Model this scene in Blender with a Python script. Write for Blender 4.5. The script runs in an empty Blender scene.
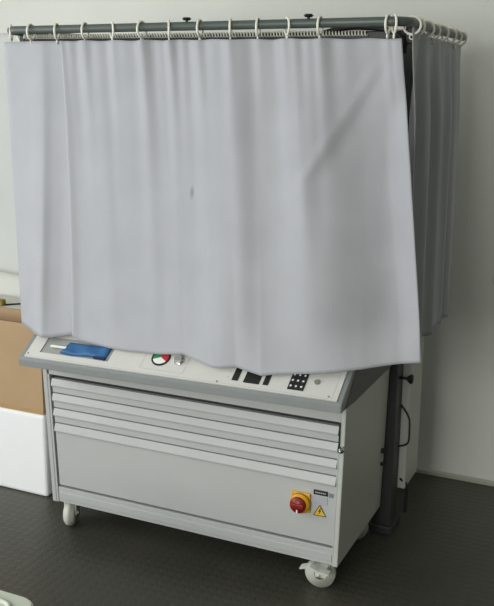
import bpy, bmesh, math, random
from mathutils import Vector, Matrix
random.seed(4)
S = bpy.context.scene
COL = S.collection
R = math.radians

# ------------------------------------------------------------------ camera
FPX = 891.69
CAM = Vector((0.7669, -2.403, 1.5486))
def cam_axes(yaw=24.5157, pitch=13.3758, roll=0.5386):
    a, b, c = R(yaw), R(pitch), R(roll)
    f = Vector((-math.sin(a)*math.cos(b), math.cos(a)*math.cos(b), -math.sin(b)))
    r = f.cross(Vector((0, 0, 1))).normalized(); u = r.cross(f)
    return r*math.cos(c)+u*math.sin(c), u*math.cos(c)-r*math.sin(c), f
CR, CU, CF = cam_axes()
cd = bpy.data.cameras.new('camera'); cam = bpy.data.objects.new('camera', cd); COL.objects.link(cam)
cam.matrix_world = Matrix(((CR.x, CU.x, -CF.x, CAM.x), (CR.y, CU.y, -CF.y, CAM.y), (CR.z, CU.z, -CF.z, CAM.z), (0, 0, 0, 1)))
cd.sensor_fit = 'HORIZONTAL'; cd.sensor_width = 36; cd.lens = 36*FPX/494; cd.clip_start = 0.05
S.camera = cam

# ------------------------------------------------------------------ world, lights, exposure
W = bpy.data.worlds.new('world'); S.world = W; W.use_nodes = True
W.node_tree.nodes['Background'].inputs[0].default_value = (0.86, 0.93, 0.80, 1)
W.node_tree.nodes['Background'].inputs[1].default_value = 0.10
def area(name, loc, aim, sx, sy, power, color):
    l = bpy.data.lights.new(name, 'AREA'); l.shape = 'RECTANGLE'; l.size = sx; l.size_y = sy; l.energy = power; l.color = color
    o = bpy.data.objects.new(name, l); COL.objects.link(o); o.location = loc
    o.rotation_euler = (Vector(aim)-Vector(loc)).to_track_quat('-Z', 'Y').to_euler()
    return o
area('window_daylight', (-3.05, -1.55, 1.65), (0.0, -0.75, 0.9), 2.0, 1.5, 48, (0.93, 0.97, 1.0))
area('front_window_daylight', (-0.65, -4.5, 1.75), (-0.1, 0.0, 1.0), 2.2, 1.5, 106, (0.99, 1.0, 0.97))
S.view_settings.view_transform = 'Standard'; S.view_settings.look = 'None'
S.view_settings.exposure = 0.0; S.view_settings.gamma = 1.0
S.view_settings.use_curve_mapping = False

# ------------------------------------------------------------------ materials
def s2l(c): return c/12.92 if c <= 0.04045 else ((c+0.055)/1.055)**2.4
def rgb(r, g, b): return (s2l(r/255), s2l(g/255), s2l(b/255), 1)
def mat(name, col, rough=0.5, metal=0.0, var=0.06, scale=9.0, bump=0.0, bscale=60.0, trans=0.0, coords='Object'):
    m = bpy.data.materials.new(name); m.use_nodes = True
    nt = m.node_tree; b = nt.nodes['Principled BSDF']
    b.inputs['Roughness'].default_value = rough; b.inputs['Metallic'].default_value = metal
    tc = nt.nodes.new('ShaderNodeTexCoord'); n = nt.nodes.new('ShaderNodeTexNoise')
    n.inputs['Scale'].default_value = scale; n.inputs['Detail'].default_value = 4
    nt.links.new(tc.outputs[coords], n.inputs['Vector'])
    cr = nt.nodes.new('ShaderNodeValToRGB')
    cr.color_ramp.elements[0].position = 0.3; cr.color_ramp.elements[1].position = 0.7
    cr.color_ramp.elements[0].color = [c*(1-var) for c in col[:3]]+[1]
    cr.color_ramp.elements[1].color = [min(1, c*(1+var)) for c in col[:3]]+[1]
    nt.links.new(n.outputs['Fac'], cr.inputs['Fac']); nt.links.new(cr.outputs['Color'], b.inputs['Base Color'])
    if bump:
        n2 = nt.nodes.new('ShaderNodeTexNoise'); n2.inputs['Scale'].default_value = bscale; n2.inputs['Detail'].default_value = 3
        nt.links.new(tc.outputs[coords], n2.inputs['Vector'])
        bp_ = nt.nodes.new('ShaderNodeBump'); bp_.inputs['Strength'].default_value = bump; bp_.inputs['Distance'].default_value = 0.01
        nt.links.new(n2.outputs['Fac'], bp_.inputs['Height']); nt.links.new(bp_.outputs['Normal'], b.inputs['Normal'])
    return m
M = {}
M['wall'] = mat('wall_paint', rgb(226, 227, 220), 0.85, var=0.025, scale=2.5, bump=0.05, bscale=90)
M['ceiling'] = mat('ceiling_paint', rgb(225, 225, 220), 0.9, var=0.02)
M['skirt'] = mat('skirting', rgb(176, 176, 162), 0.6)
M['paint'] = mat('grey_enamel', rgb(184, 186, 184), 0.42, var=0.02, scale=5)
M['paint2'] = mat('pale_enamel', rgb(192, 194, 186), 0.45, var=0.02, scale=5)
M['trim'] = mat('grey_plastic', rgb(134, 138, 138), 0.45, var=0.03)
M['panel'] = mat('panel_foil', rgb(208, 207, 202), 0.4, var=0.02)
M['post'] = mat('anodised_dark', rgb(60, 62, 60), 0.5, var=0.05)
M['rail'] = mat('rail_grey', rgb(82, 90, 85), 0.4, var=0.04)
M['bar'] = mat('grey_bar', rgb(170, 170, 166), 0.4, var=0.03)
M['black'] = mat('black_plastic', rgb(24, 25, 26), 0.5)
M['gap'] = mat('dark_recess', rgb(40, 42, 42), 0.8)
M['chrome'] = mat('chrome', (0.62, 0.62, 0.6, 1), 0.22, 1.0, var=0.02)
M['spring'] = mat('pale_spring', rgb(226, 224, 212), 0.35, 0.0, var=0.02)
M['glint_metal'] = mat('glint_metal', rgb(222, 223, 216), 0.3, 0.15, var=0.03)  # window reflections on the chrome painted in as a pale, barely metallic colour
M['wheel'] = mat('wheel_nylon', rgb(208, 209, 198), 0.5)
M['hub'] = mat('hub_grey', rgb(130, 132, 120), 0.5)
M['ring'] = mat('ring_plastic', rgb(240, 237, 224), 0.4, var=0.03)
M['yellow'] = mat('yellow_plastic', rgb(216, 160, 30), 0.4)
M['sign'] = mat('yellow_sticker', rgb(232, 190, 60), 0.5)
M['red'] = mat('red_plastic', rgb(132, 28, 22), 0.4)
M['dialred'] = mat('dial_red', rgb(190, 44, 52), 0.5)
M['dialgreen'] = mat('dial_green', rgb(38, 130, 84), 0.5)
M['white'] = mat('white_print', rgb(236, 236, 234), 0.5, var=0.01)
M['greysticker'] = mat('grey_sticker', rgb(176, 178, 184), 0.5)
M['greygreen'] = mat('grey_green_sticker', rgb(120, 132, 128), 0.5)
M['blue'] = mat('blue_vinyl', rgb(42, 96, 146), 0.5, var=0.15, scale=22, bump=0.25, bscale=25)
M['pouchshade'] = mat('pouch_shade', rgb(20, 44, 84), 0.5)  # dark blue for the shadow painted at the pouch
M['tray'] = mat('tray_grey', rgb(150, 152, 146), 0.6)
M['foam'] = mat('white_foam', rgb(240, 241, 242), 0.8, var=0.012, scale=4, bump=0.06, bscale=40)
M['card'] = mat('cardboard', rgb(176, 148, 114), 0.85, var=0.05, scale=6)
M['cardedge'] = mat('cardboard_edge', rgb(132, 96, 66), 0.9)
M['tape'] = mat('parcel_tape', rgb(180, 146, 100), 0.35)
M['sheet'] = mat('white_sheet', rgb(214, 216, 213), 0.7, var=0.015)
M['bench'] = mat('bench_laminate', rgb(214, 212, 202), 0.5)
M['benchleg'] = mat('bench_leg', rgb(120, 104, 92), 0.5)
M['ochre'] = mat('ochre_block', rgb(140, 122, 48), 0.6, var=0.2, scale=40)
M['stool'] = mat('grey_green_plastic', rgb(196, 202, 186), 0.45)
M['switch'] = mat('wall_switch_grey', rgb(84, 84, 72), 0.5)

def fabric(name, col, stain=None, var=0.04):
    m = mat(name, col, 0.72, var=var, scale=7, bump=0.12, bscale=340)
    nt = m.node_tree; b = nt.nodes['Principled BSDF']
    b.inputs['Sheen Weight'].default_value = 0.15
    if stain:                                   # a small smudge with a shape of its own
        src = b.inputs['Base Color'].links[0].from_socket
        geo = nt.nodes.new('ShaderNodeTexCoord')
        sub = nt.nodes.new('ShaderNodeVectorMath'); sub.operation = 'SUBTRACT'; sub.inputs[1].default_value = stain
        nt.links.new(geo.outputs['Object'], sub.inputs[0])
        sc = nt.nodes.new('ShaderNodeVectorMath'); sc.operation = 'MULTIPLY'; sc.inputs[1].default_value = (1/0.010, 0, 1/0.026)
        nt.links.new(sub.outputs[0], sc.inputs[0])
        ln = nt.nodes.new('ShaderNodeVectorMath'); ln.operation = 'LENGTH'; nt.links.new(sc.outputs[0], ln.inputs[0])
        mr = nt.nodes.new('ShaderNodeMapRange'); mr.inputs['From Min'].default_value = 0; mr.inputs['From Max'].default_value = 1
        mr.inputs['To Min'].default_value = 0.75; mr.inputs['To Max'].default_value = 0.0
        nt.links.new(ln.outputs['Value'], mr.inputs['Value'])
        mx = nt.nodes.new('ShaderNodeMix'); mx.data_type = 'RGBA'
        nt.links.new(mr.outputs['Result'], mx.inputs['Factor']); nt.links.new(src, mx.inputs['A'])
        mx.inputs['B'].default_value = rgb(118, 116, 132)
        nt.links.new(mx.outputs['Result'], b.inputs['Base Color'])
    return m
CURT = rgb(174, 175, 180)
M['curtain'] = fabric('curtain_cloth', CURT)
M['curtain_side'] = fabric('curtain_cloth_side', CURT)

def floor_mat():
    m = bpy.data.materials.new('studded_rubber'); m.use_nodes = True
    nt = m.node_tree; b = nt.nodes['Principled BSDF']; N = nt.nodes.new; L = nt.links.new
    tc = N('ShaderNodeTexCoord')
    no = N('ShaderNodeTexNoise'); no.inputs['Scale'].default_value = 1.6; no.inputs['Detail'].default_value = 5
    L(tc.outputs['Object'], no.inputs['Vector'])
    cr = N('ShaderNodeValToRGB'); cr.color_ramp.elements[0].color = rgb(60, 59, 52); cr.color_ramp.elements[1].color = rgb(75, 73, 64)
    cr.color_ramp.elements[0].position = 0.35; cr.color_ramp.elements[1].position = 0.7
    L(no.outputs['Fac'], cr.inputs['Fac']); L(cr.outputs['Color'], b.inputs['Base Color'])
    mp = N('ShaderNodeMapping'); mp.inputs['Scale'].default_value = (30, 30, 0); L(tc.outputs['Object'], mp.inputs['Vector'])
    fr = N('ShaderNodeVectorMath'); fr.operation = 'FRACTION'; L(mp.outputs[0], fr.inputs[0])
    sb = N('ShaderNodeVectorMath'); sb.operation = 'SUBTRACT'; sb.inputs[1].default_value = (.5, .5, 0); L(fr.outputs[0], sb.inputs[0])
    ln = N('ShaderNodeVectorMath'); ln.operation = 'LENGTH'; L(sb.outputs[0], ln.inputs[0])
    mr = N('ShaderNodeMapRange'); mr.interpolation_type = 'SMOOTHSTEP'
    mr.inputs['From Min'].default_value = 0.30; mr.inputs['From Max'].default_value = 0.42
    mr.inputs['To Min'].default_value = 1; mr.inputs['To Max'].default_value = 0
    L(ln.outputs['Value'], mr.inputs['Value'])
    bu = N('ShaderNodeBump'); bu.inputs['Strength'].default_value = 0.35; bu.inputs['Distance'].default_value = 0.002
    L(mr.outputs['Result'], bu.inputs['Height']); L(bu.outputs['Normal'], b.inputs['Normal'])
    b.inputs['Roughness'].default_value = 0.42
    return m
M['floor'] = floor_mat()

# ------------------------------------------------------------------ helpers
class MB:
    """collects shapes in world coordinates; build() links them as one mesh object"""
    def __init__(self): self.bm = bmesh.new(); self.mats = []; self.cur = 0
    def use(self, m):
        if m not in self.mats: self.mats.append(m)
        self.cur = self.mats.index(m); return self
    def _mark(self, faces, smooth=False):
        for f in faces: f.material_index = self.cur; f.smooth = smooth
    def box(self, x0, x1, y0, y1, z0, z1, bev=0.0, seg=2):
        t = bmesh.new(); bmesh.ops.create_cube(t, size=1)
        for v in t.verts: v.co = Vector(((x0+x1)/2+v.co.x*(x1-x0), (y0+y1)/2+v.co.y*(y1-y0), (z0+z1)/2+v.co.z*(z1-z0)))
        if bev: bmesh.ops.bevel(t, geom=t.edges[:], offset=bev, segments=seg, affect='EDGES', profile=0.5)
        self._merge(t); return self
    def _merge(self, t, smooth=False, mtx=None):
        mp = {}
        for v in t.verts: mp[v] = self.bm.verts.new(mtx @ v.co if mtx else v.co)
        fs = []
        for f in t.faces:
            try: fs.append(self.bm.faces.new([mp[v] for v in f.verts]))
            except ValueError: pass
        self._mark(fs, smooth); t.free()
    def prism(self, prof, axis, a, b, bev=0.0):
        """polygon PROF extruded along AXIS from a to b; for 'x' prof is (y,z), 'y' (x,z), 'z' (x,y)"""
        def P(p, k): return {'x': (k, p[0], p[1]), 'y': (p[0], k, p[1]), 'z': (p[0], p[1], k)}[axis]
        t = bmesh.new()
        A = [t.verts.new(P(p, a)) for p in prof]; B = [t.verts.new(P(p, b)) for p in prof]
        n = len(prof)
        t.faces.new(A); t.faces.new(B[::-1])
        for i in range(n): t.faces.new((A[i], B[i], B[(i+1) % n], A[(i+1) % n]))
        bmesh.ops.recalc_face_normals(t, faces=t.faces[:])
        if bev: bmesh.ops.bevel(t, geom=t.edges[:], offset=bev, segments=2, affect='EDGES')
        self._merge(t); return self
    def cyl(self, p, q, r, r2=None, n=20, bev=0.0):
        p, q = Vector(p), Vector(q); d = q-p
        t = bmesh.new(); bmesh.ops.create_cone(t, cap_ends=True, segments=n, radius1=r, radius2=r if r2 is None else r2, depth=d.length)
        if bev:
            es = [e for e in t.edges if abs(e.verts[0].co.z-e.verts[1].co.z) < 1e-6]
            bmesh.ops.bevel(t, geom=es, offset=bev, segments=2, affect='EDGES')
        m = Matrix.Translation((p+q)/2) @ d.to_track_quat('Z', 'Y').to_matrix().to_4x4()
        self._merge(t, True, m); return self
    def tube(self, pts, r, n=10, closed=False):
        pts = [Vector(p) for p in pts]; N = len(pts); rings = []
        up = None
        for i, p in enumerate(pts):
            a = pts[(i-1) % N] if (closed or i > 0) else p
            b = pts[(i+1) % N] if (closed or i < N-1) else p
            d = (b-a).normalized()
            if up is None:
                up = Vector((0, 0, 1)) if abs(d.z) < 0.9 else Vector((1, 0, 0))
            s = d.cross(up)
            if s.length < 1e-5: s = d.orthogonal()
            s.normalize(); up = s.cross(d).normalized()
            rr = r[i] if isinstance(r, (list, tuple)) else r
            rings.append([self.bm.verts.new(p+(s*math.cos(2*math.pi*k/n)+up*math.sin(2*math.pi*k/n))*rr) for k in range(n)])
        fs = []
        for i in range(N if closed else N-1):
            A, B = rings[i], rings[(i+1) % N]
            for k in range(n): fs.append(self.bm.faces.new((A[k], A[(k+1) % n], B[(k+1) % n], B[k])))
        if not closed:
            fs.append(self.bm.faces.new(rings[0][::-1])); fs.append(self.bm.faces.new(rings[-1]))
        self._mark(fs, True); return self
    def quadlist(self, pts, faces, smooth=False):
        vs = [self.bm.verts.new(p) for p in pts]
        self._mark([self.bm.faces.new([vs[i] for i in f]) for f in faces], smooth); return self
    def build(self, name, m=None, parent=None, origin=None):
        if m is not None: mats = [m]+[x for x in self.mats if x is not m]
        else: mats = self.mats
        me = bpy.data.meshes.new(name)
        bmesh.ops.recalc_face_normals(self.bm, faces=self.bm.faces[:])
        if self.mats:
            remap = [mats.index(x) for x in self.mats]
            for f in self.bm.faces: f.material_index = remap[f.material_index]
        o_w = Vector(origin) if origin is not None else (W_LOC(parent) if parent else Vector((0, 0, 0)))
        for v in self.bm.verts: v.co -= o_w
        self.bm.to_mesh(me); self.bm.free()
        for x in mats: me.materials.append(x)
        o = bpy.data.objects.new(name, me); COL.objects.link(o)
        if parent: o.parent = parent; o.location = o_w-W_LOC(parent)
        else: o.location = o_w
        return o
def W_LOC(o):
    v = Vector(o.location)
    while o.parent: o = o.parent; v = v+Vector(o.location)
    return v
def smooth_path(pts, k=6):
    """Catmull-Rom through the points"""
    pts = [Vector(p) for p in pts]; out = []
    for i in range(len(pts)-1):
        a, b, c, d = pts[max(0, i-1)], pts[i], pts[i+1], pts[min(len(pts)-1, i+2)]
        for j in range(k):
            t = j/k; out.append(0.5*((2*b)+(c-a)*t+(2*a-5*b+4*c-d)*t*t+(3*b-a-3*c+d)*t**3))
    return out+[pts[-1]]
def thing(name, label, cat, loc, group=None):
    o = bpy.data.objects.new(name, None); COL.objects.link(o); o.location = loc; o.empty_display_size = 0.05
    return tag(o, label, cat, group)
def tag(o, label, cat, group=None):
    o['label'] = label; o['category'] = cat
    if group: o['group'] = group
    return o
def struct(o): o['kind'] = 'structure'; return o
def lab(o, t): o['label'] = t; return o

def lerp(a, b, t): return a+(b-a)*t
def sstep(a, b, x):
    t = max(0, min(1, (x-a)/(b-a))); return t*t*(3-2*t)
def interp(tab, s):
    """piecewise smooth interpolation of tuples: tab = [(s, a, b, ..)]"""
    if s <= tab[0][0]: return tab[0][1:]
    for p, q in zip(tab, tab[1:]):
        if s <= q[0]:
            t = (s-p[0])/(q[0]-p[0])
            return tuple(lerp(a, b, t) for a, b in zip(p[1:], q[1:]))
    return tab[-1][1:]

# ------------------------------------------------------------------ the room
YW = 1.065
struct(MB().box(-3.3, 3.2, -4.75, YW+0.15, -0.08, 0).build('floor', M['floor']))
struct(MB().box(-3.3, 3.2, YW, YW+0.15, 0, 2.75).build('wall_back', M['wall']))
wl = MB()
wl.box(-3.3, -3.15, -4.6, YW, 0, 0.9).box(-3.3, -3.15, -4.6, YW, 2.45, 2.75)
wl.box(-3.3, -3.15, -4.6, -2.65, 0.9, 2.45).box(-3.3, -3.15, -0.45, YW, 0.9, 2.45)
struct(wl.build('wall_left', M['wall']))
wf = MB()
wf.box(-3.27, -3.19, -2.65, -2.6, 0.9, 2.45).box(-3.27, -3.19, -0.5, -0.45, 0.9, 2.45).box(-3.27, -3.19, -1.575, -1.525, 0.9, 2.45)
wf.box(-3.27, -3.19, -2.65, -0.45, 0.9, 0.95).box(-3.27, -3.19, -2.65, -0.45, 2.4, 2.45)
struct(wf.build('window_1', M['panel']))
wl = MB()
wl.box(-3.15, 3.2, -4.75, -4.6, 0, 0.95).box(-3.15, 3.2, -4.75, -4.6, 2.55, 2.75)
wl.box(-3.15, -1.80, -4.75, -4.6, 0.95, 2.55).box(0.50, 3.2, -4.75, -4.6, 0.95, 2.55)
struct(wl.build('wall_front', M['wall']))
wf = MB()
wf.box(-1.80, -1.75, -4.72, -4.64, 0.95, 2.55).box(0.45, 0.50, -4.72, -4.64, 0.95, 2.55).box(-0.675, -0.625, -4.72, -4.64, 0.95, 2.55)
wf.box(-1.80, 0.50, -4.72, -4.64, 0.95, 1.0).box(-1.80, 0.50, -4.72, -4.64, 2.5, 2.55)
struct(wf.build('window_2', M['panel']))
struct(MB().box(-3.3, 3.2, -4.75, YW+0.15, 2.75, 2.83).build('ceiling', M['ceiling']))
sk = MB(); sk.prism([(YW, 0), (YW-0.010, 0), (YW-0.010, 0.014), (YW-0.004, 0.020), (YW, 0.020)], 'x', -3.15, 3.2)
struct(sk.build('baseboard_back', M['skirt']))

# ------------------------------------------------------------------ the equipment trolley
def taper(mb):
    """the cabinet narrows a little towards its foot"""
    for v in mb.bm.verts:
        k_ = (0.655-v.co.z)/0.548; v.co.x += k_*lerp(0.022, -0.012, (v.co.x+1.112)/1.112)
    return mb
T = thing('equipment_trolley', 'pale grey wheeled laboratory trolley with louvred drawers, tilted control console and overhead curtain rail', 'trolley', (-0.549, 0.235, 0))
XL, XR, D, ZB, ZT = -1.112, 0.0, 0.47, 0.107, 0.655
c = MB().use(M['paint'])
c.box(XL, XL+0.018, 0.0, D, ZB, ZT, 0.003)                      # left side
c.use(M['paint2']).box(XR-0.016, XR, 0.0, D, ZB, ZT, 0.003)      # right side
c.use(M['paint'])
c.box(XL+0.018, XL+0.026, 0.002, 0.02, ZB+0.001, ZT-0.002, 0.001)   # left stile
c.box(XR-0.02, XR-0.016, 0.001, 0.02, ZB+0.001, ZT-0.002)
c.box(XL+0.018, XR-0.016, 0.002, 0.02, 0.586, ZT-0.001)          # top rail
c.box(XL+0.018, XR-0.016, 0.02, D-0.001, ZT-0.014, ZT-0.001)     # top
c.box(XL+0.018, XR-0.016, 0.02, D-0.001, ZB+0.002, ZB+0.016)     # bottom
c.box(XL+0.018, XR-0.016, D-0.012, D-0.001, ZB+0.016, ZT-0.014)  # back
taper(c).build('cabinet_body', M['paint'], T)
taper(MB().box(XL+0.024, XR-0.02, 0.021, 0.026, 0.125, 0.64)).build('gap_shade_backing', M['gap'], T)  # dark sheet behind the fronts, painting shade into the gaps between them
fx0, fx1 = XL+0.030, XR-0.021
k = MB().box(fx0-0.003, fx1+0.001, 0.004, 0.022, ZB+0.002, 0.166, 0.002)
k.box(fx0, fx1, 0.001, 0.006, 0.122, 0.148, 0.002)
taper(k).build('bottom_rail', M['paint'], T)
# drawer fronts: flat face, grip lip slanting outwards at the top
def front(z0, z1, lip):
    y = 0.004
    pr = [(y+0.016, z0), (y, z0), (y, z1-lip-0.002), (y-0.007, z1-lip), (y-0.0085, z1-lip+0.002), (y-0.0085, z1-lip+0.005), (y, z1), (y+0.016, z1)]
    return taper(MB().prism(pr, 'x', fx0+0.005, fx1))
front(0.522, 0.571, 0.026).build('drawer', M['paint'], T)
front(0.467, 0.5175, 0.026).build('drawer', M['paint'], T)
front(0.412, 0.4625, 0.026).build('drawer', M['paint'], T)
front(0.176, 0.4075, 0.029).build('lower_front_panel', M['paint'], T)
lt = MB().use(M['black']).box(-0.0215, -0.0165, -0.003, 0.004, 0.50, 0.586)  # black strip paints the shade in the narrow gap beside the drawers
lt.build('gap_shade_strip', M['black'], T)
lk = MB().cyl((-0.009, 0.003, 0.503), (-0.009, -0.02, 0.503), 0.009, 0.008, 16, 0.002).cyl((-0.009, -0.02, 0.503), (-0.009, -0.024, 0.503), 0.0045, n=12)
lk.box(-0.022, -0.009, -0.012, -0.008, 0.493, 0.500)
lab(lk.build('lock', M['chrome'], T), 'small chrome lock knob')
# main switch, plates and warning sign on the lower panel
YP = 0.004
def plate(name, x, z, w, h, m): return MB().box(x-w/2, x+w/2, YP-0.0018, YP+0.001, z-h/2, z+h/2, 0.0006).build(name, m, T)
sw = MB().box(-0.170, -0.106, YP-0.008, YP+0.001, 0.272, 0.337, 0.004)
sw.cyl((-0.138, YP-0.008, 0.303), (-0.138, YP-0.022, 0.303), 0.034, 0.031, 28, 0.002)
sw = lab(sw.build('main_switch', M['yellow'], T), 'yellow rotary main switch with red knob')
kn = MB().cyl((-0.140, YP-0.022, 0.302), (-0.140, YP-0.032, 0.302), 0.027, 0.025, 24, 0.002)
kn.box(-0.162, -0.118, YP-0.037, YP-0.031, 0.296, 0.308, 0.002)
kn.build('switch_knob', M['red'], sw)
MB().box(-0.1425, -0.1375, YP-0.034, YP-0.0315, 0.278, 0.288).build('switch_pointer', M['white'], sw)
lb = plate('rating_plate', -0.0745, 0.3455, 0.047, 0.016, M['black'])
tx = MB()
for i in range(6): tx.box(-0.092+i*0.006, -0.088+i*0.006, YP-0.0024, YP-0.0016, 0.3435, 0.3475)
tx.build('plate_print', M['greysticker'], lb)
plate('grey_label', -0.0745, 0.321, 0.045, 0.026, M['greysticker'])
plate('test_sticker', -0.0405, 0.343, 0.015, 0.013, M['greygreen'])
tri = MB().prism([(-0.096, 0.269), (-0.056, 0.269), (-0.076, 0.304)], 'y', YP-0.0018, YP+0.001)
tri = lab(tri.build('warning_sign', M['sign'], T), 'yellow triangular high voltage warning sticker')
tb = MB()
for a, b in (((-0.096, 0.269), (-0.056, 0.269)), ((-0.056, 0.269), (-0.076, 0.304)), ((-0.076, 0.304), (-0.096, 0.269))):
    tb.cyl((a[0], YP-0.0018, a[1]), (b[0], YP-0.0018, b[1]), 0.0011, n=6)
tb.prism([(-0.074, 0.295), (-0.080, 0.283), (-0.0765, 0.283), (-0.079, 0.2725), (-0.0715, 0.286), (-0.075, 0.286), (-0.0715, 0.295)], 'y', YP-0.0026, YP-0.0015)
tb.build('warning_print', M['black'], tri)

# casters
def caster(x, y, ang, lever):
    """swivel caster; ang = direction the wheel rolls in"""
    cs, sn = math.cos(ang), math.sin(ang)
    def P(a, b, z): return (x+a*cs-b*sn, y+a*sn+b*cs, z)   # a along rolling, b along the axle
    def rbox(mb, a0, a1, b0, b1, z0, z1):
        mb.quadlist([P(a, b, z) for z in (z0, z1) for a, b in ((a0, b0), (a1, b0), (a1, b1), (a0, b1))],
                    [(0, 3, 2, 1), (4, 5, 6, 7), (0, 1, 5, 4), (1, 2, 6, 5), (2, 3, 7, 6), (3, 0, 4, 7)])
    f = MB().cyl((x, y, 0.094), (x, y, 0.1075), 0.026, n=24)
    o = -0.012
    for b in (-0.023, 0.019):
        prof = [(-0.026, 0.096), (0.026, 0.096), (0.012+o+0.012, 0.042), (o-0.012, 0.042)]
        f.quadlist([P(a, b, z) for a, z in prof]+[P(a, b+0.004, z) for a, z in prof],
                   [(0, 1, 2, 3), (7, 6, 5, 4), (0, 4, 5, 1), (1, 5, 6, 2), (2, 6, 7, 3), (3, 7, 4, 0)])
    rbox(f, -0.026, 0.026, -0.023, 0.023, 0.090, 0.096)
    f.cyl(P(o, -0.027, 0.049), P(o, 0.027, 0.049), 0.006, n=12)
    f = f.build('caster', M['glint_metal'], T)
    w = MB().use(M['wheel']).cyl(P(o, -0.0165, 0.049), P(o, 0.0165, 0.049), 0.049, n=36, bev=0.006)
    w.use(M['hub'])
    for sgn in (-1, 1): w.cyl(P(o, sgn*0.0165, 0.049), P(o, sgn*0.0185, 0.049), 0.017, n=20)
    w.build('wheel', M['wheel'], f)
    if lever:
        l = MB(); pts = [(0.034, 0.088), (0.0, 0.092), (-0.028, 0.104), (-0.058, 0.094), (-0.062, 0.091), (-0.058, 0.089), (-0.028, 0.099), (0.0, 0.087), (0.034, 0.083)]
        n = len(pts)
        l.quadlist([P(a, -0.076, z) for a, z in pts]+[P(a, -0.048, z) for a, z in pts],
                   [tuple(range(n)), tuple(range(2*n-1, n-1, -1))]+[(i, i+n, (i+1) % n+n, (i+1) % n) for i in range(n)])
        rbox(l, -0.004, 0.020, -0.050, -0.024, 0.084, 0.089)
        lab(l.build('brake_lever', M['glint_metal'], f), 'bright metal brake lever')
caster(-0.072, 0.052, R(4), True)
caster(-1.052, 0.066, R(104), False)
caster(-0.072, 0.40, R(30), False)
caster(-1.056, 0.40, R(60), False)

# console
SL = 0.70; TL = 0.012                 # the console sags a touch to the left
def pan(x, v, h=0.0):
    """point on the tilted panel: x across, v up the slope in y, h above it"""
    n = Vector((0, -SL, 1)).normalized()
    return Vector((x, -0.12+v, 0.687+SL*v+TL*x))+n*h
con = MB().prism([(-0.121, 0.660), (-0.121, 0.684), (-0.117, 0.689), (0.07, 0.82), (0.40, 0.82), (0.40, 0.6555), (0.0, 0.6555)], 'x', -1.112, 0.022, 0.002)
for v_ in con.bm.verts:
    if v_.co.z > 0.657 or v_.co.y < -0.05: v_.co.z += TL*v_.co.x
lab(con.build('console_housing', M['trim'], T), 'mid grey sloping console housing')
MB().prism([(-0.088, 0.663), (0.062, 0.806), (0.395, 0.812), (0.395, 0.658), (0.0, 0.658)], 'x', 0.0205, 0.0235).build('console_side_shade', M['post'], T)  # dark slab paints the shade on the housing's right side
# white panel with a sunken tray
x0, x1, v0, v1 = -1.092, 0.006, 0.006, 0.175
tx0, tx1, tv0, tv1 = -1.043, -0.775, 0.027, 0.083
h = 0.004
p = MB().use(M['panel'])
xs = [x0, tx0, tx1, x1]; vs = [v0, tv0, tv1, v1]
pts = [pan(x, v, h) for v in vs for x in xs]; fcs = []
for j in range(3):
    for i in range(3):
        if (i, j) != (1, 1): fcs.append((j*4+i, j*4+i+1, j*4+i+5, j*4+i+4))
p.quadlist(pts, fcs)
p.quadlist([pan(x0, v0, h), pan(x1, v0, h), pan(x1, v1, h), pan(x0, v1, h), pan(x0, v0, 0), pan(x1, v0, 0), pan(x1, v1, 0), pan(x0, v1, 0)],
           [(0, 4, 5, 1), (1, 5, 6, 2), (2, 6, 7, 3), (3, 7, 4, 0)])
p = p.build('control_panel', M['panel'], T)
tr = MB()
tr.quadlist([pan(tx0, tv0, h), pan(tx1, tv0, h), pan(tx1, tv1, h), pan(tx0, tv1, h), pan(tx0, tv0, 0.0008), pan(tx1, tv0, 0.0008), pan(tx1, tv1, 0.0008), pan(tx0, tv1, 0.0008)],
            [(4, 5, 6, 7), (0, 4, 5, 1), (1, 5, 6, 2), (2, 6, 7, 3), (3, 7, 4, 0)])
lab(tr.build('tray', M['tray'], p), 'grey sunken tray')
def slab(mb, x0, x1, v0, v1, h0, h1):
    mb.quadlist([pan(x, v, hh) for hh in (h0, h1) for x, v in ((x0, v0), (x1, v0), (x1, v1), (x0, v1))],
                [(0, 3, 2, 1), (4, 5, 6, 7), (0, 1, 5, 4), (1, 2, 6, 5), (2, 3, 7, 6), (3, 0, 4, 7)]); return mb
def disc(mb, x, v, r, h0, h1, a0=0, a1=360, n=32):
    """disc sector standing on the panel"""
    ex = Vector((1, 0, 0)); ev = Vector((0, 1, SL)).normalized(); base = pan(x, v, 0)
    nn = Vector((0, -SL, 1)).normalized(); full = abs(a1-a0) >= 360
    P = []
    m = n if full else max(4, int(n*abs(a1-a0)/360))
    A = [R(a0+(a1-a0)*i/m) for i in range(m if full else m+1)]
    ring = [base+ex*math.cos(a)*r+ev*math.sin(a)*r for a in A]
    if not full: ring.append(base)
    q = len(ring)
    mb.quadlist([c_+nn*h0 for c_ in ring]+[c_+nn*h1 for c_ in ring],
                [tuple(range(q-1, -1, -1)), tuple(range(q, 2*q))]+[(i, (i+1) % q, (i+1) % q+q, i+q) for i in range(q)]); return mb
g = MB()
for a, b, c_, d_ in ((-0.655, -0.50, 0.022, 0.0228), (-0.655, -0.50, 0.092, 0.0928), (-0.655, -0.6542, 0.022, 0.0928), (-0.5008, -0.50, 0.022, 0.0928),
                     (-1.09, -0.01, 0.010, 0.0107), (-0.0105, -0.010, 0.010, 0.15)):
    slab(g, a, b, c_, d_, h, h+0.0005)
g.build('panel_print', M['greysticker'], p)
dl = MB().use(M['black']); disc(dl, -0.597, 0.062, 0.032, h, h+0.003)
dl.use(M['dialgreen']); disc(dl, -0.597, 0.062, 0.0265, h+0.003, h+0.0036, 95, 205)
dl.use(M['white']); disc(dl, -0.597, 0.062, 0.0265, h+0.003, h+0.0036, 205, 330)
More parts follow.
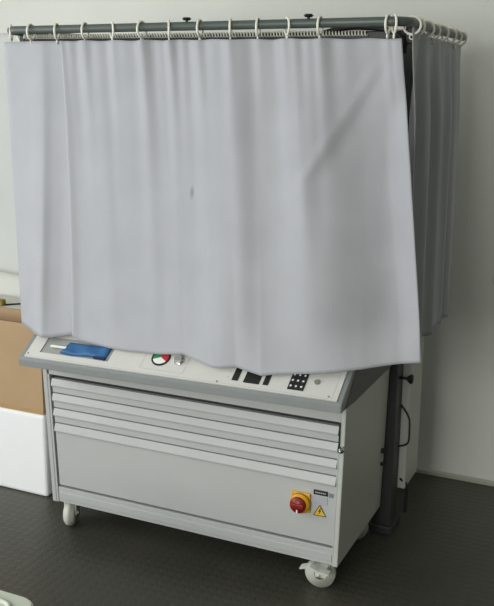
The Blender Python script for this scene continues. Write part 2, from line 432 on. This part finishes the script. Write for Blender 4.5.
dl.use(M['dialred']); disc(dl, -0.597, 0.062, 0.0265, h+0.003, h+0.0036, -30, 95)
lab(dl.build('sector_dial', M['black'], p), 'round dial with green, white and red sectors')
kb = MB(); disc(kb, -0.530, 0.058, 0.016, h, h+0.004); disc(kb, -0.530, 0.058, 0.012, h+0.004, h+0.020)
lab(kb.build('control_knob', M['chrome'], p), 'small shiny metal control knob')
ds = MB()
slab(ds, -0.333, -0.313, 0.024, 0.095, h, h+0.002)
ds.build('indicator_strip', M['black'], p)
ds = MB(); slab(ds, -0.294, -0.243, 0.022, 0.085, h, h+0.002); slab(ds, -0.288, -0.249, 0.03, 0.07, h+0.002, h+0.0025)
ds.build('display', M['black'], p)
ds = MB(); slab(ds, -0.231, -0.214, 0.023, 0.085, h, h+0.002)
ds.build('indicator_strip', M['black'], p)
lg = MB()
for i in range(3): slab(lg, -0.352+0.002*i, -0.346, 0.03+i*0.018, 0.033+i*0.018, h, h+0.0006)
lg.build('strip_print', M['greysticker'], p)
kp = MB().use(M['black']); slab(kp, -0.152, -0.102, 0.021, 0.072, h, h+0.002)
kp.use(M['white'])
for i in range(3):
    for j in range(3):
        cx_, cv = -0.1435+i*0.0165, 0.0295+j*0.017
        kp.use(M['gap']); slab(kp, cx_-0.007, cx_+0.007, cv-0.007, cv+0.007, h+0.002, h+0.004)
        kp.use(M['white']); slab(kp, cx_-0.0028, cx_+0.0028, cv-0.0015, cv+0.0030, h+0.004, h+0.0044)
kp.build('keypad', M['black'], p)
kx = MB(); disc(kx, -0.070, 0.052, 0.0085, h, h+0.004)
lab(kx.build('push_button', M['hub'], p), 'small round grey push button')
for sx_, sv_ in ((-0.0215, 0.016), (-0.377, 0.014), (-1.083, 0.018)):
    disc_ = MB(); disc(disc_, sx_, sv_, 0.003, h, h+0.0012, n=12); disc_.build('panel_screw', M['hub'], p)
ks = MB().tube(smooth_path([(-0.02, 0.10, 0.826), (0.005, 0.13, 0.828), (0.012, 0.17, 0.83), (-0.02, 0.22, 0.83)]), 0.006, 8)
ks.build('console_cable', M['black'], T)

# rear posts, white back column, cables
for x in (-0.047, -1.139):
    MB().box(x, x+0.072, 0.478, 0.556, 0.03, 1.722, 0.004).build('upright_post', M['post'], T)
    MB().box(x-0.006, x+0.078, 0.470, 0.60, 0.0, 0.032, 0.004).build('post_foot', M['post'], T)
MB().box(0.022, 0.052, 0.556, 0.735, 0.15, 1.25, 0.004).build('rear_column', M['paint2'], T)
def knob(p_, d_, name='clamp_knob'):
    p_, d_ = Vector(p_), Vector(d_)
    k_ = MB().cyl(p_, p_+d_*0.034, 0.005, n=10).cyl(p_+d_*0.030, p_+d_*0.038, 0.009, 0.016, 18).cyl(p_+d_*0.038, p_+d_*0.048, 0.0175, n=18, bev=0.003)
    return k_.build(name, M['black'], T)
knob((0.023, 0.512, 0.583), (1, 0, 0)); knob((0.023, 0.512, 0.785), (1, 0, 0))
MB().cyl((-0.009, 0.435, 0.335), (0.004, 0.435, 0.335), 0.009, n=10).build('side_plug', M['black'], T)
MB().cyl((-0.010, 0.437, 0.285), (0.002, 0.437, 0.285), 0.007, n=10).build('side_plug', M['black'], T)
MB().tube(smooth_path([(0.024, 0.552, 0.47), (0.056, 0.545, 0.43), (0.062, 0.54, 0.38), (0.058, 0.54, 0.335), (0.024, 0.545, 0.315)]), 0.0035, 8).build('cable', M['black'], T)
MB().tube(smooth_path([(0.024, 0.575, 0.19), (0.037, 0.56, 0.185), (0.050, 0.575, 0.16), (0.052, 0.59, 0.12), (0.048, 0.60, 0.09), (0.045, 0.61, 0.035)]), 0.007, 8).build('power_cable', M['gap'], T)

# curtain rail frame
HR, RR = 1.735, 0.0130
XA, XB, YF, YB, CR_ = -1.236, 0.111, 0.05, 0.80, 0.045
path = [(XA, YB, HR)]
for i in range(9):
    a = R(180+90*i/8); path.append((XA+CR_+CR_*math.cos(a), YF+CR_+CR_*math.sin(a), HR))
for i in range(9):
    a = R(270+90*i/8); path.append((XB-CR_+CR_*math.cos(a), YF+CR_+CR_*math.sin(a), HR))
path.append((XB, YB, HR))
MB().tube(path, RR, 14).build('curtain_rail', M['rail'], T)
MB().cyl((XA-0.004, 0.52, HR), (XB+0.004, 0.52, HR), 0.011, n=14).build('cross_tube', M['bar'], T)
for x, y in ((-0.558, YF), (-0.170, YF)):
    t_ = MB().cyl((x, y, HR+RR-0.002), (x, y, HR+RR+0.006), 0.004, n=10).cyl((x, y, HR+RR+0.004), (x, y, HR+RR+0.012), 0.014, n=18, bev=0.003)
    t_.build('thumb_screw', M['black'], T)
br = MB().box(XA+0.02, XB-0.02, 0.120, 0.150, 1.668, 1.716, 0.003)
for xx in (XA, XB-0.02): br.box(xx, xx+0.02, 0.120, 0.148, 1.68, 1.735, 0.002)
br.build('spring_bar', M['black'], T)
hx = []
n_t = 124
for i in range(n_t*8+1):
    a = 2*math.pi*i/8; hx.append((XA+0.03+(1.19)*i/(n_t*8), 0.1115+0.0066*math.cos(a), 1.7175-0.009*i/(n_t*8)+0.0066*math.sin(a)))
MB().tube(hx, 0.0020, 5).build('coil_spring', M['spring'], T)
MB().tube(smooth_path([(-0.16, 0.14, 1.712), (-0.10, 0.135, 1.726), (-0.04, 0.13, 1.728), (0.02, 0.125, 1.722), (0.06, 0.12, 1.710), (0.085, 0.115, 1.690), (0.088, 0.12, 1.655)]), 0.0085, 10).build('cable_hose', M['black'], T)

# ------------------------------------------------------------------ curtains and rings
def ring_mesh():
    b = MB(); n = 28
    b.tube([(0, 0.0235*math.cos(2*math.pi*i/n), 0.0235*math.sin(2*math.pi*i/n)) for i in range(n)], 0.0036, 8, True)
    return b
ring_src = None
def ring(parent, x, y, yaw, tilt=0.0):
    """a split ring hung on the rail, plane square to its local x, with a small eye below"""
    global ring_src
    loc = Vector((x, y, HR+RR-0.0198))
    if ring_src is None:
        o = ring_mesh().build('curtain_ring', M['ring']); ring_src = o
        e = MB().tube([(0, 0.006*math.sin(a), -0.031+0.006*math.cos(a)) for a in [2*math.pi*i/12 for i in range(12)]], 0.0022, 6, True)
        e.build('ring_eye', M['ring'], o)
    else:
        o = ring_src.copy(); COL.objects.link(o)
        for ch in ring_src.children:
            d = ch.copy(); COL.objects.link(d); d.parent = o
    o.parent = parent; o.location = loc-W_LOC(parent); o.rotation_euler = (tilt, 0, yaw)
    return o

def cloth(name, fn, ns, nt_, m, label, origin, thick=0.0022):
    """fn(s,t) -> world point; s along the rail 0..1, t down 0..1"""
    me = bpy.data.meshes.new(name); o_w = Vector(origin)
    vs = [Vector(fn(i/ns, j/nt_))-o_w for j in range(nt_+1) for i in range(ns+1)]
    fs = [(j*(ns+1)+i, j*(ns+1)+i+1, (j+1)*(ns+1)+i+1, (j+1)*(ns+1)+i) for j in range(nt_) for i in range(ns)]
    me.from_pydata(vs, [], fs); me.materials.append(m)
    for p_ in me.polygons: p_.use_smooth = True
    o = bpy.data.objects.new(name, me); COL.objects.link(o); o.location = o_w
    sd = o.modifiers.new('thickness', 'SOLIDIFY'); sd.thickness = thick; sd.offset = 0
    return tag(o, label, 'curtain', 'lab curtains on the overhead rail')
ZC = 1.699
def pinch(s, rings, t, amp):
    """gathering at the ring points, fading downwards"""
    d = min(abs(s-r_) for r_ in rings)
    return amp*math.exp(-t*5)*math.exp(-(d/0.016)**2)
# --- front curtain
FX0, FX1 = -1.012, 0.098
front_rings_x = [-0.922, -0.822, -0.714, -0.619, -0.514, -0.413, -0.325, -0.235, -0.135, 0.060, 0.078]
HEM = [(0.000, -0.935, -0.055, 0.758), (0.024, -0.908, -0.060, 0.742), (0.124, -0.793, -0.065, 0.735), (0.180, -0.728, -0.065, 0.733), (0.290, -0.602, -0.065, 0.738), (0.364, -0.517, -0.064, 0.748), (0.396, -0.480, -0.068, 0.739), (0.458, -0.409, -0.078, 0.728), (0.488, -0.375, -0.078, 0.731), (0.530, -0.327, -0.072, 0.739), (0.570, -0.281, -0.080, 0.732), (0.605, -0.241, -0.087, 0.726), (0.655, -0.183, -0.080, 0.737), (0.724, -0.104, -0.074, 0.749), (0.820, 0.006, -0.066, 0.767), (0.861, 0.054, -0.060, 0.775), (0.933, 0.136, -0.040, 0.791), (1.000, 0.213, -0.010, 0.804)]
def front_fn(s, t):
    xt = lerp(FX0, FX1, s)
    hx_, hy, hz = interp(HEM, s)
    tt = t
    x = lerp(xt, hx_, t)
    z = lerp(ZC-0.008*s-0.0012*math.sin(s*60)*math.exp(-t*8), hz, t)
    zr = (ZC-z)/(ZC-0.73)
    y = lerp(YF, hy, max(0, zr)**1.4)
    # broad hanging folds
    g_ = sstep(0.0, 0.25, t)
    def rd(c_, wl, wr, a, drift=0.0):
        d_ = s-c_-drift*t
        return -a*math.exp(-(d_/(wl if d_ < 0 else wr))**2)
    f = rd(0.12, 0.06, 0.03, 0.007, 0.02)+rd(0.27, 0.06, 0.03, 0.006)+rd(0.55, 0.12, 0.05, 0.024, -0.005)+rd(0.745, 0.065, 0.08, 0.030, 0.01)+0.006
    f += -0.0022*math.sin(s*38+1.2*t)-0.0015*math.sin(s*71+0.6)*(1-t)
    y += f*lerp(0.6, 1.0, g_)*(1.0-0.6*sstep(0.8, 1, t))
    # pull folds fanning out of the right-hand top corner
    for c0, c1, a_, w in ((0.98, 0.735, 0.0055, 0.020), (0.97, 0.78, -0.006, 0.035), (0.99, 0.90, 0.004, 0.03)):
        cc = lerp(c0, c1, min(1, t*2.4)); y += -a_*math.exp(-((s-cc)/w)**2)*sstep(0.02, 0.1, t)*(1-sstep(0.35, 0.75, t))
    rc = lerp(0.98, 0.93, sstep(0.05, 0.35, t))+0.01*sstep(0.4, 1, t)
    y += lerp(0.012, 0.054, sstep(0.1, 0.4, t))*(1-0.6*sstep(0.85, 1, t))*math.exp(-(max(0, rc-s)/0.10)**2-(max(0, s-rc)/0.05)**2)
    # left edge curls forward, right edge hangs free
    y += -0.012*math.exp(-(s/0.018)**2)
    y += pinch(s, [(x_-FX0)/(FX1-FX0) for x_ in front_rings_x], t, -0.011)+0.003*math.exp(-t*6)*math.sin(s*120+3*math.sin(s*17))
    y += 0.0007*math.sin(30*t+9*s)*math.sin(13*s+4*t)
    return (x, y, z)
c1 = cloth('curtain', front_fn, 220, 90, M['curtain'], 'wide grey lavender curtain hanging across the front over the control console', (-0.46, 0.05, ZC))
M['curtain_front'] = fabric('curtain_cloth_front', CURT, stain=(-0.521+0.46, 0, 1.245-ZC))
c1.data.materials.clear(); c1.data.materials.append(M['curtain_front'])
for i, x in enumerate(front_rings_x):
    ring(c1, x, YF, [0.15, 0.75, -0.1, 0.5, 0.12, 0.35, 0.2, 0.65, 0.05, 0.0, 0.5, 1.0][i % 12], 0)
# --- left curtain: runs along the left side and round the corner to the front
LPATH = [(-1.246, 0.70), (-1.246, 0.065), (-1.240, 0.047), (-1.225, 0.045), (-0.985, 0.056)]
LHEM = [(-1.240, -1.212, 0.030, 0.743), (-1.17, -1.139, -0.020, 0.746), (-1.12, -1.090, -0.050, 0.745), (-1.08, -1.050, -0.063, 0.740), (-1.05, -1.021, -0.062, 0.740), (-0.985, -0.940, -0.050, 0.757)]
LL = [0]
for p_, q_ in zip(LPATH, LPATH[1:]): LL.append(LL[-1]+math.hypot(q_[0]-p_[0], q_[1]-p_[1]))
def left_fn(s, t):
    d = s*LL[-1]
    for i in range(len(LPATH)-1):
        if d <= LL[i+1]+1e-9: break
    u = (d-LL[i])/(LL[i+1]-LL[i]); x = lerp(LPATH[i][0], LPATH[i+1][0], u); y = lerp(LPATH[i][1], LPATH[i+1][1], u)
    hx_, hy, hz = interp(LHEM, x)
    side = sstep(0.06, 0.16, y)                      # 1 on the side stretch
    wave = 0.012*math.sin(d*52)+0.006*math.sin(d*97+1)
    z = lerp(ZC, hz, t)
    xb = lerp(hx_, x+0.028, side); yb = lerp(hy, y, side)
    X = lerp(x, xb, t)+wave*side*(0.4+0.6*t); Y = lerp(y, yb, t**1.3)
    dx_ = x+1.088
    f = -0.016*math.exp(-(dx_/(0.06 if dx_ < 0 else 0.022))**2)+0.006*math.exp(-((x+1.02)/0.03)**2)
    return (X, Y+f*(0.4+0.6*t)*(1-0.4*sstep(0.8, 1, t))*(1-side), z)
c2 = cloth('curtain', left_fn, 150, 60, M['curtain_side'], 'narrow grey curtain at the left end wrapping round the rail corner', (-1.236, 0.05, ZC))
for i, x in enumerate((-1.132, -1.030)): ring(c2, x, YF, 0.1+0.2*i)
for y_, a in ((0.13, 1.2), (0.26, 1.5), (0.40, 1.7), (0.55, 1.4)): ring(c2, XA, y_, a)
ring(c2, XA+0.013, YF+0.013, 0.55)
# --- right curtain along the right side
def right_fn(s, t):
    y = lerp(0.098, 0.785, s)
    z = lerp(ZC+0.006+0.020*(1-s)**3, 0.775, t)
    a_ = lerp(0.006, 0.019, sstep(0, 0.3, t))
    x = XB+a_*math.sin(s*2*math.pi*4.6+0.6+0.5*t)+0.4*a_*math.sin(s*2*math.pi*8.3+2)
    y += 0.010*math.cos(s*2*math.pi*4.6)*t
    return (x+0.012*t, y, z)
c3 = cloth('curtain', right_fn, 170, 60, M['curtain_side'], 'grey pleated curtain on the shaded right side, reaching back to the wall', (XB, 0.44, ZC))
ring(c3, XB, 0.112, 1.75)
for i, y_ in enumerate((0.17, 0.27, 0.36, 0.46, 0.58, 0.66, 0.745)): ring(c3, XB, y_, math.pi/2+[-.3, .2, -.2, .3, 0, .2, -.1][i])

# ------------------------------------------------------------------ blue pouch in the tray
B = thing('vinyl_pouch', 'creased blue pouch with a white tab lying in the console tray', 'pouch', pan(-0.88, 0.05, h))
b_ = MB(); NX, NV = 22, 10; up_, lo_ = [], []
def pouch(u, v):
    xl, vl = lerp(-0.968, -0.950, v), lerp(0.034, 0.072, v)
    xr_, vr = lerp(-0.790, -0.786, v), lerp(0.030, 0.056+0.016, v)
    x, vv = lerp(xl, xr_, u), lerp(vl, vr, u)-0.0025*math.sin(u*math.pi*2.2)*(1-v)
    e = min(u*1.6, (1-u)*1.6, v, 1-v); hh = 0.003+0.006*sstep(0, 0.12, e)+0.0022*math.sin(u*11+v*4)*sstep(0, .2, e)
    return x, vv, hh
for j in range(NV+1):
    for i in range(NX+1):
        x, vv, hh = pouch(i/NX, j/NV); up_.append(pan(x, vv, hh+0.0015)); lo_.append(pan(x, vv, 0.0010))
n_ = len(up_); fc = []
for j in range(NV):
    for i in range(NX):
        a = j*(NX+1)+i; q = (a, a+1, a+NX+2, a+NX+1); fc.append(q); fc.append(tuple(n_+k_ for k_ in q[::-1]))
bd = [i for i in range(NX+1)]+[j*(NX+1)+NX for j in range(1, NV+1)]+[NV*(NX+1)+i for i in range(NX-1, -1, -1)]+[j*(NX+1) for j in range(NV-1, 0, -1)]
for a, c_ in zip(bd, bd[1:]+bd[:1]): fc.append((a, n_+a, n_+c_, c_))
b_.quadlist(up_+lo_, fc, True); b_.build('pouch_body', M['blue'], B)
fl = MB(); slab(fl, -0.832, -0.788, 0.0295, 0.036, 0.004, 0.0105)  # dark slab painted in as the shadow at the pouch's lower right corner
fl.build('pouch_shadow', M['pouchshade'], B)
wt = MB(); slab(wt, -1.012, -0.950, 0.046, 0.053, 0.008, 0.0098)
wt.build('white_tab', M['white'], B)

# ------------------------------------------------------------------ foam block and cardboard box at the left
fb = MB().box(-1.80, -1.262, 0.19, 0.66, 0.0, 0.336, 0.012, 3).build('foam_block', M['foam'], None, (-1.53, 0.42, 0))
tag(fb, 'plain white block standing on the floor under the cardboard box', 'foam block')
cb = thing('cardboard_box', 'open brown cardboard box on top of the white block', 'box', (-1.53, 0.40, 0.336))
b_ = MB(); X0, X1, Y0, Y1, Z0, Z1, th = -1.79, -1.27, 0.20, 0.37, 0.3365, 0.690, 0.006
b_.box(X0, X1, Y0, Y0+th, Z0, Z1).box(X0, X1, Y1-th, Y1, Z0, Z1).box(X0, X0+th, Y0+th, Y1-th, Z0, Z1).box(X1-th, X1, Y0+th, Y1-th, Z0, Z1)
b_.box(X0+th, X1-th, Y0+th, Y1-th, Z0, Z0+th)
b_.build('box_body', M['card'], cb)
fp = MB()
fp.prism([(Y0+0.001, Z1), (Y0+0.007, Z1+0.001), (Y0+0.030, Z1-0.10), (Y0+0.024, Z1-0.10)], 'x', X0+0.01, X1-0.01)
fp.build('flap', M['cardedge'], cb)
fp = MB().prism([(Y1-0.001, Z1), (Y1-0.007, Z1+0.001), (Y1+0.055, Z1-0.11), (Y1+0.06, Z1-0.107)], 'x', X0+0.01, X1-0.01)
fp.build('flap', M['card'], cb)
tp = MB().box(X0, X1, Y0-0.0008, Y0, Z0, Z0+0.016).build('parcel_tape', M['tape'], cb)

# ------------------------------------------------------------------ bench, plug, hanging sheet by the back wall
bn = thing('side_table', 'low whitish side table against the wall behind the cardboard box', 'table', (-2.1, 0.9, 0))
BZ = 0.545
MB().box(-2.75, -1.55, 0.78, 1.05, BZ-0.028, BZ, 0.003).build('table_top', M['bench'], bn)
for x in (-2.72, -1.61):
    for y in (0.80, 0.995): MB().box(x, x+0.035, y, y+0.035, 0, BZ-0.028, 0.002).build('leg', M['benchleg'], bn)
MB().box(-2.70, -1.60, 0.795, 0.810, BZ-0.09, BZ-0.028).build('apron', M['benchleg'], bn)
pg = thing('plug', 'small ochre plug with a thin black lead on the whitish table at the left', 'plug', (-2.012, 0.86, BZ))
MB().box(-2.032, -1.990, 0.845, 0.880, BZ, BZ+0.030, 0.006).build('plug_body', M['ochre'], pg)
MB().tube(smooth_path([(-1.992, 0.862, BZ+0.010), (-1.985, 0.866, BZ+0.006), (-1.97, 0.89, BZ+0.004), (-1.92, 0.93, BZ+0.004), (-1.85, 0.95, BZ+0.004)]), 0.004, 8).build('lead', M['black'], pg)
def sheet_fn(s, t):
    x = lerp(-2.95, -1.70, s); z = lerp(1.80, 0.668, t)
    y = YW-0.008-0.035*sstep(0.75, 1, t)-0.006*math.sin(s*9)*sstep(0.5, 1, t)
    z += 0.006*math.sin(s*14)*t
    return (x, y, z)
me = cloth('wall_sheet', sheet_fn, 40, 40, M['sheet'], 'plain white sheet hanging on the wall above the side table', (-2.3, YW-0.008, 1.80), 0.004)
me['category'] = 'sheet'; del me['group']

# ------------------------------------------------------------------ stool corner at the lower left, wall switch at the right
st = thing('stool', 'pale grey green stool seat cut off by the lower left corner', 'stool', (-0.572, -1.19, 0))
SZ = 0.45
q = MB(); pts2 = []
def rr(cx_, cy_, hw, rad, n=6):
    out = []
    for k_, (sx, sy) in enumerate(((1, 1), (-1, 1), (-1, -1), (1, -1))):
        for i in range(n+1):
            a = R(90*k_+90*i/n); out.append((cx_+sx*(hw-rad)+rad*math.cos(a), cy_+sy*(hw-rad)+rad*math.sin(a)))
    return out
q.prism(rr(-0.572, -1.19, 0.205, 0.05), 'z', SZ-0.030, SZ, 0.006)
q.build('seat', M['stool'], st)
q = MB()
ro = rr(-0.572, -1.19, 0.165, 0.04)
q.tube([(x, y, SZ) for x, y in ro], 0.006, 8, True)
q.build('seat_rim', M['stool'], st)
for sx in (-1, 1):
    for sy in (-1, 1):
        MB().cyl((-0.572+sx*0.17, -1.19+sy*0.17, 0), (-0.572+sx*0.15, -1.19+sy*0.15, SZ-0.028), 0.013, 0.016, 14).build('leg', M['hub'], st)
ws = thing('wall_switch', 'dark wall switch on the back wall at the right edge of the photo', 'switch', (0.2715, YW, 0.856))
MB().box(0.235, 0.308, YW-0.010, YW, 0.830, 0.882, 0.003).build('switch_plate', M['switch'], ws)
MB().box(0.248, 0.295, YW-0.016, YW-0.009, 0.840, 0.872, 0.002).build('rocker', M['switch'], ws)
